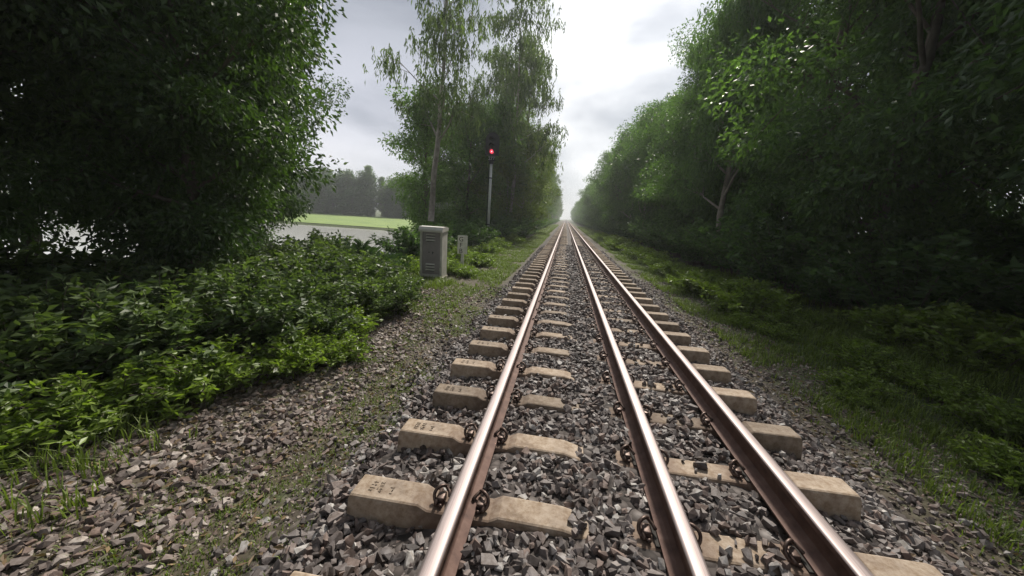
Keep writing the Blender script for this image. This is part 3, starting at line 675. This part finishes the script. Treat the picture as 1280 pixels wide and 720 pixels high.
for i in range(26):
    y = 2.5+i*1.35+rn.uniform(-.4, .4); sh(S4, 4.35+rn.uniform(-.25, .55)-(.2 if y > 14 else 0)+(1.2 if y < 7 else 0), y, rn.uniform(.55, .95), 'yellowish green low shrub along the foot of the trees on the right', gr_)
for i in range(30):
    y = rn.uniform(2.5, 15); sh(S3, rn.uniform(3.7, 5.6), y, rn.uniform(.3, .7), 'small weed growing in the grass of the right verge', 'small weeds on the right verge')
for i in range(34):
    y = 1.0+i*1.5+rn.uniform(-.5, .5); sh(S5, 6.2+rn.uniform(-.3, .6)+(.8 if y < 7 else 0), y, rn.uniform(.8, 1.3), 'taller dark shrub closing the foot of the trees on the right', gr_)
for x, y, s in ((9.5, 3.2, 1.2), (9, 5.5, 1.2), (10.5, 4.6, 1.3), (11, 6.8, 1.4), (9.2, 7.8, 1.2), (12, 9, 1.5), (9.5, 10.5, 1.3), (12.5, 6, 1.4), (12, 12, 1.4), (14.5, 8, 1.6), (15, 11, 1.6), (8.2, 6.5, 1.1)):
    sh(S5, x, y, s, 'dark shrub in the shade inside the wood on the right', gr_)
for i in range(30):
    y = 44+i*5; sh(S5, 5.6+rn.uniform(-.4, .5), y, rn.uniform(.8, 1.3), 'far shrub at the foot of the tree row on the right', gr_); sh(S5, -3.6+rn.uniform(-.5, .2), y-2, rn.uniform(.7, 1.1), 'far shrub at the foot of the tree row on the left', 'far shrubs on the left')

# palms
def palm(name, seed, n, ln, lm):
    rg = np.random.default_rng(seed); root = empty(name); 
    MB().tube([(0, 0, -.1), (0, 0, .12), (.01, 0, .22)], [.07, .08, .05], 10).build('stump', M['bark'], root)
    for i in range(n):
        az = i*2.4+rg.uniform(-.3, .3); el = R(rg.uniform(35, 80)); q = np.linspace(0, 1, 12); l_ = ln*rg.uniform(.8, 1.1)
        d = np.array([math.cos(az), math.sin(az), 0]); pt = d*(np.sin(q*1.2)*math.cos(el)*l_)[:, None]+np.array([0, 0, 1])*(.18+q*math.sin(el)*l_-.35*q**3*l_)[:, None]
        v0, f0 = tubes_np([(pt, np.linspace(.010, .003, 12))], 4)
        nL = 30; u = np.repeat(np.linspace(.22, 1, nL), 2); sd_ = np.tile([-1, 1], nL); P_ = np.stack([np.interp(u, q, pt[:, k]) for k in range(3)], 1)
        tg = unit(np.gradient(pt, axis=0)); T_ = np.stack([np.interp(u, q, tg[:, k]) for k in range(3)], 1); sv = unit(np.cross(T_, [0, 0, 1.])); upv = np.cross(sv, T_)
        D_ = unit(T_*.75+sv*sd_[:, None]*.75+upv*.30+rg.normal(0, .07, P_.shape)); Ll = l_*.36*(1-.45*u)*rg.uniform(.85, 1.1, len(u))
        v1, f1, t1 = leaves_np(P_, D_, Ll, .024, rg, rg.uniform(.2, .8, len(u)))
        f0t = np.concatenate([f0[:, [0, 1, 2]], f0[:, [0, 2, 3]]])
        link_mesh('frond', np_mesh('frond', np.concatenate([v0, v1]), np.concatenate([f0t, f1+len(v0)]), np.concatenate([np.full(len(f0t), .4), t1])), lm, root)
    return root
PL = palm('date_palm', 2, 17, 1.4, M['leaf_palm'])
inst(PL, -4.45, 8.1, 0, .95, label='young palm with spiky fronds between the pond and the grey cabinet', cat='palm')
inst(PL, -4.75, 9.6, 2, .8, label='smaller young palm a little left of and behind the grey cabinet', cat='palm')

# grass and weeds: uncountable
def blades(zones, name, m, label, seed):
    rg = np.random.default_rng(seed); Vs, Fs, Ts, off = [], [], [], 0
    for x0, x1, y0, y1, dens, h, wd, thr in zones:
        n = int((x1-x0)*(y1-y0)*dens/6); cx = rg.uniform(x0, x1, n); cy = rg.uniform(y0, y1, n)
        pat = np.sin(cx*3.1+np.sin(cy*1.9)*1.6)+np.sin(cy*2.7+cx*1.2)+rg.normal(0, .5, n); k = pat > thr; cx, cy = cx[k], cy[k]
        x = np.repeat(cx, 6)+rg.normal(0, .025, len(cx)*6); y = np.repeat(cy, 6)+rg.normal(0, .025, len(cx)*6); n = len(x)
        dy = np.abs((y-Y0+SP/2) % SP-SP/2); kk = ~((x > -.64) & (x < 2.34) & (dy < .11)); x, y = x[kk], y[kk]; n = len(x)
        P_ = np.stack([x, y, ground_z(x, y)-.01], 1); az = rg.uniform(0, 6.28, n); hh = h*rg.uniform(.4, 1.2, n); ln = rg.uniform(.2, 1.0, n)
        d = np.stack([np.cos(az), np.sin(az), np.zeros(n)], 1); s = np.stack([-np.sin(az), np.cos(az), np.zeros(n)], 1)*wd*.5
        up = np.array([0, 0, 1.]); m1 = P_+up*(hh*.6)[:, None]+d*(hh*.25*ln)[:, None]; tp_ = P_+up*(hh*(1-.25*ln))[:, None]+d*(hh*.75*ln)[:, None]
        Vv = np.stack([P_-s, P_+s, m1+s*.8, m1-s*.8, tp_], 1).reshape(-1, 3); i = np.arange(n)[:, None]*5+off; off += 5*n
        Vs.append(Vv); Fs += [i+np.array([[0, 1, 2]]), i+np.array([[0, 2, 3]]), i+np.array([[3, 2, 4]])]; tn = rg.uniform(0, 1, n); Ts += [tn, tn, tn]
    return tag(link_mesh(name, np_mesh(name, np.concatenate(Vs), np.concatenate(Fs), np.concatenate(Ts)), m), label, 'grass', kind='stuff')
blades([(-1.85, -.8, .8, 9.0, 3800, .045, .006, -.45), (-2.9, -1.5, 5.5, 15, 1300, .10, .008, -.3), (-4.6, -2.4, 8, 22, 900, .20, .010, -.6), (-3.6, -1.6, .8, 5.5, 500, .06, .007, .9), (-2.6, -1.1, 9, 40, 900, .12, .012, -.8), (-3.5, -1.3, 40, 100, 120, .25, .04, -.8),
        (-3.7, -2.2, 1.2, 5.5, 700, .22, .009, -.1), (-6, -3.2, .5, 4.5, 300, .3, .01, -.2)], 'grass', M['grass'], 'short green grass patches along the left gravel verge', 1)
blades([(3.15, 5.6, 1, 26, 1600, .14, .008, -.7), (4.6, 9, .3, 14, 900, .22, .010, -1.3), (2.9, 4.2, 2, 24, 420, .07, .008, .2), (8, 16, .5, 12, 260, .3, .014, -1), (3.1, 5.6, 26, 90, 260, .25, .03, -1)], 'verge_grass', M['grass'], 'green grass covering the foot of the right embankment', 2)
# fallen leaves among the stones
rg = np.random.default_rng(9); n = 3200
x = np.concatenate([rg.uniform(-3.6, -.8, 2400), rg.uniform(2.4, 4.6, 800)]); y = rg.uniform(1, 9, n); P_ = np.stack([x, y, ground_z(x, y)+.02], 1)
v, f, tt = leaves_np(P_, rg.normal(0, 1, (n, 3))*[1, 1, .15], .055*rg.uniform(.5, 1.3, n), .022, rg, rg.uniform(0, 1, n))
tag(link_mesh('fallen_leaves', np_mesh('fallen_leaves', v, f, tt), M['dead']), 'dry brown leaves lying on the gravel verges', 'fallen leaves', kind='stuff')

# ------------------------------------------------------------------ haze
m = bpy.data.materials.new('haze'); m.use_nodes = True; t = m.node_tree
for n in list(t.nodes): t.nodes.remove(n)
o_ = nd(t, 'ShaderNodeOutputMaterial'); pv = nd(t, 'ShaderNodeVolumePrincipled', inp={'Color': (.93, .97, 1, 1), 'Density': .0012, 'Anisotropy': .3}); t.links.new(pv.outputs[0], o_.inputs['Volume'])
o = MB().box(-420, 420, -60, 930, -3.5, 32).build('haze', m); tag(o, 'thin pale haze in the air along the line', 'haze', kind='stuff')
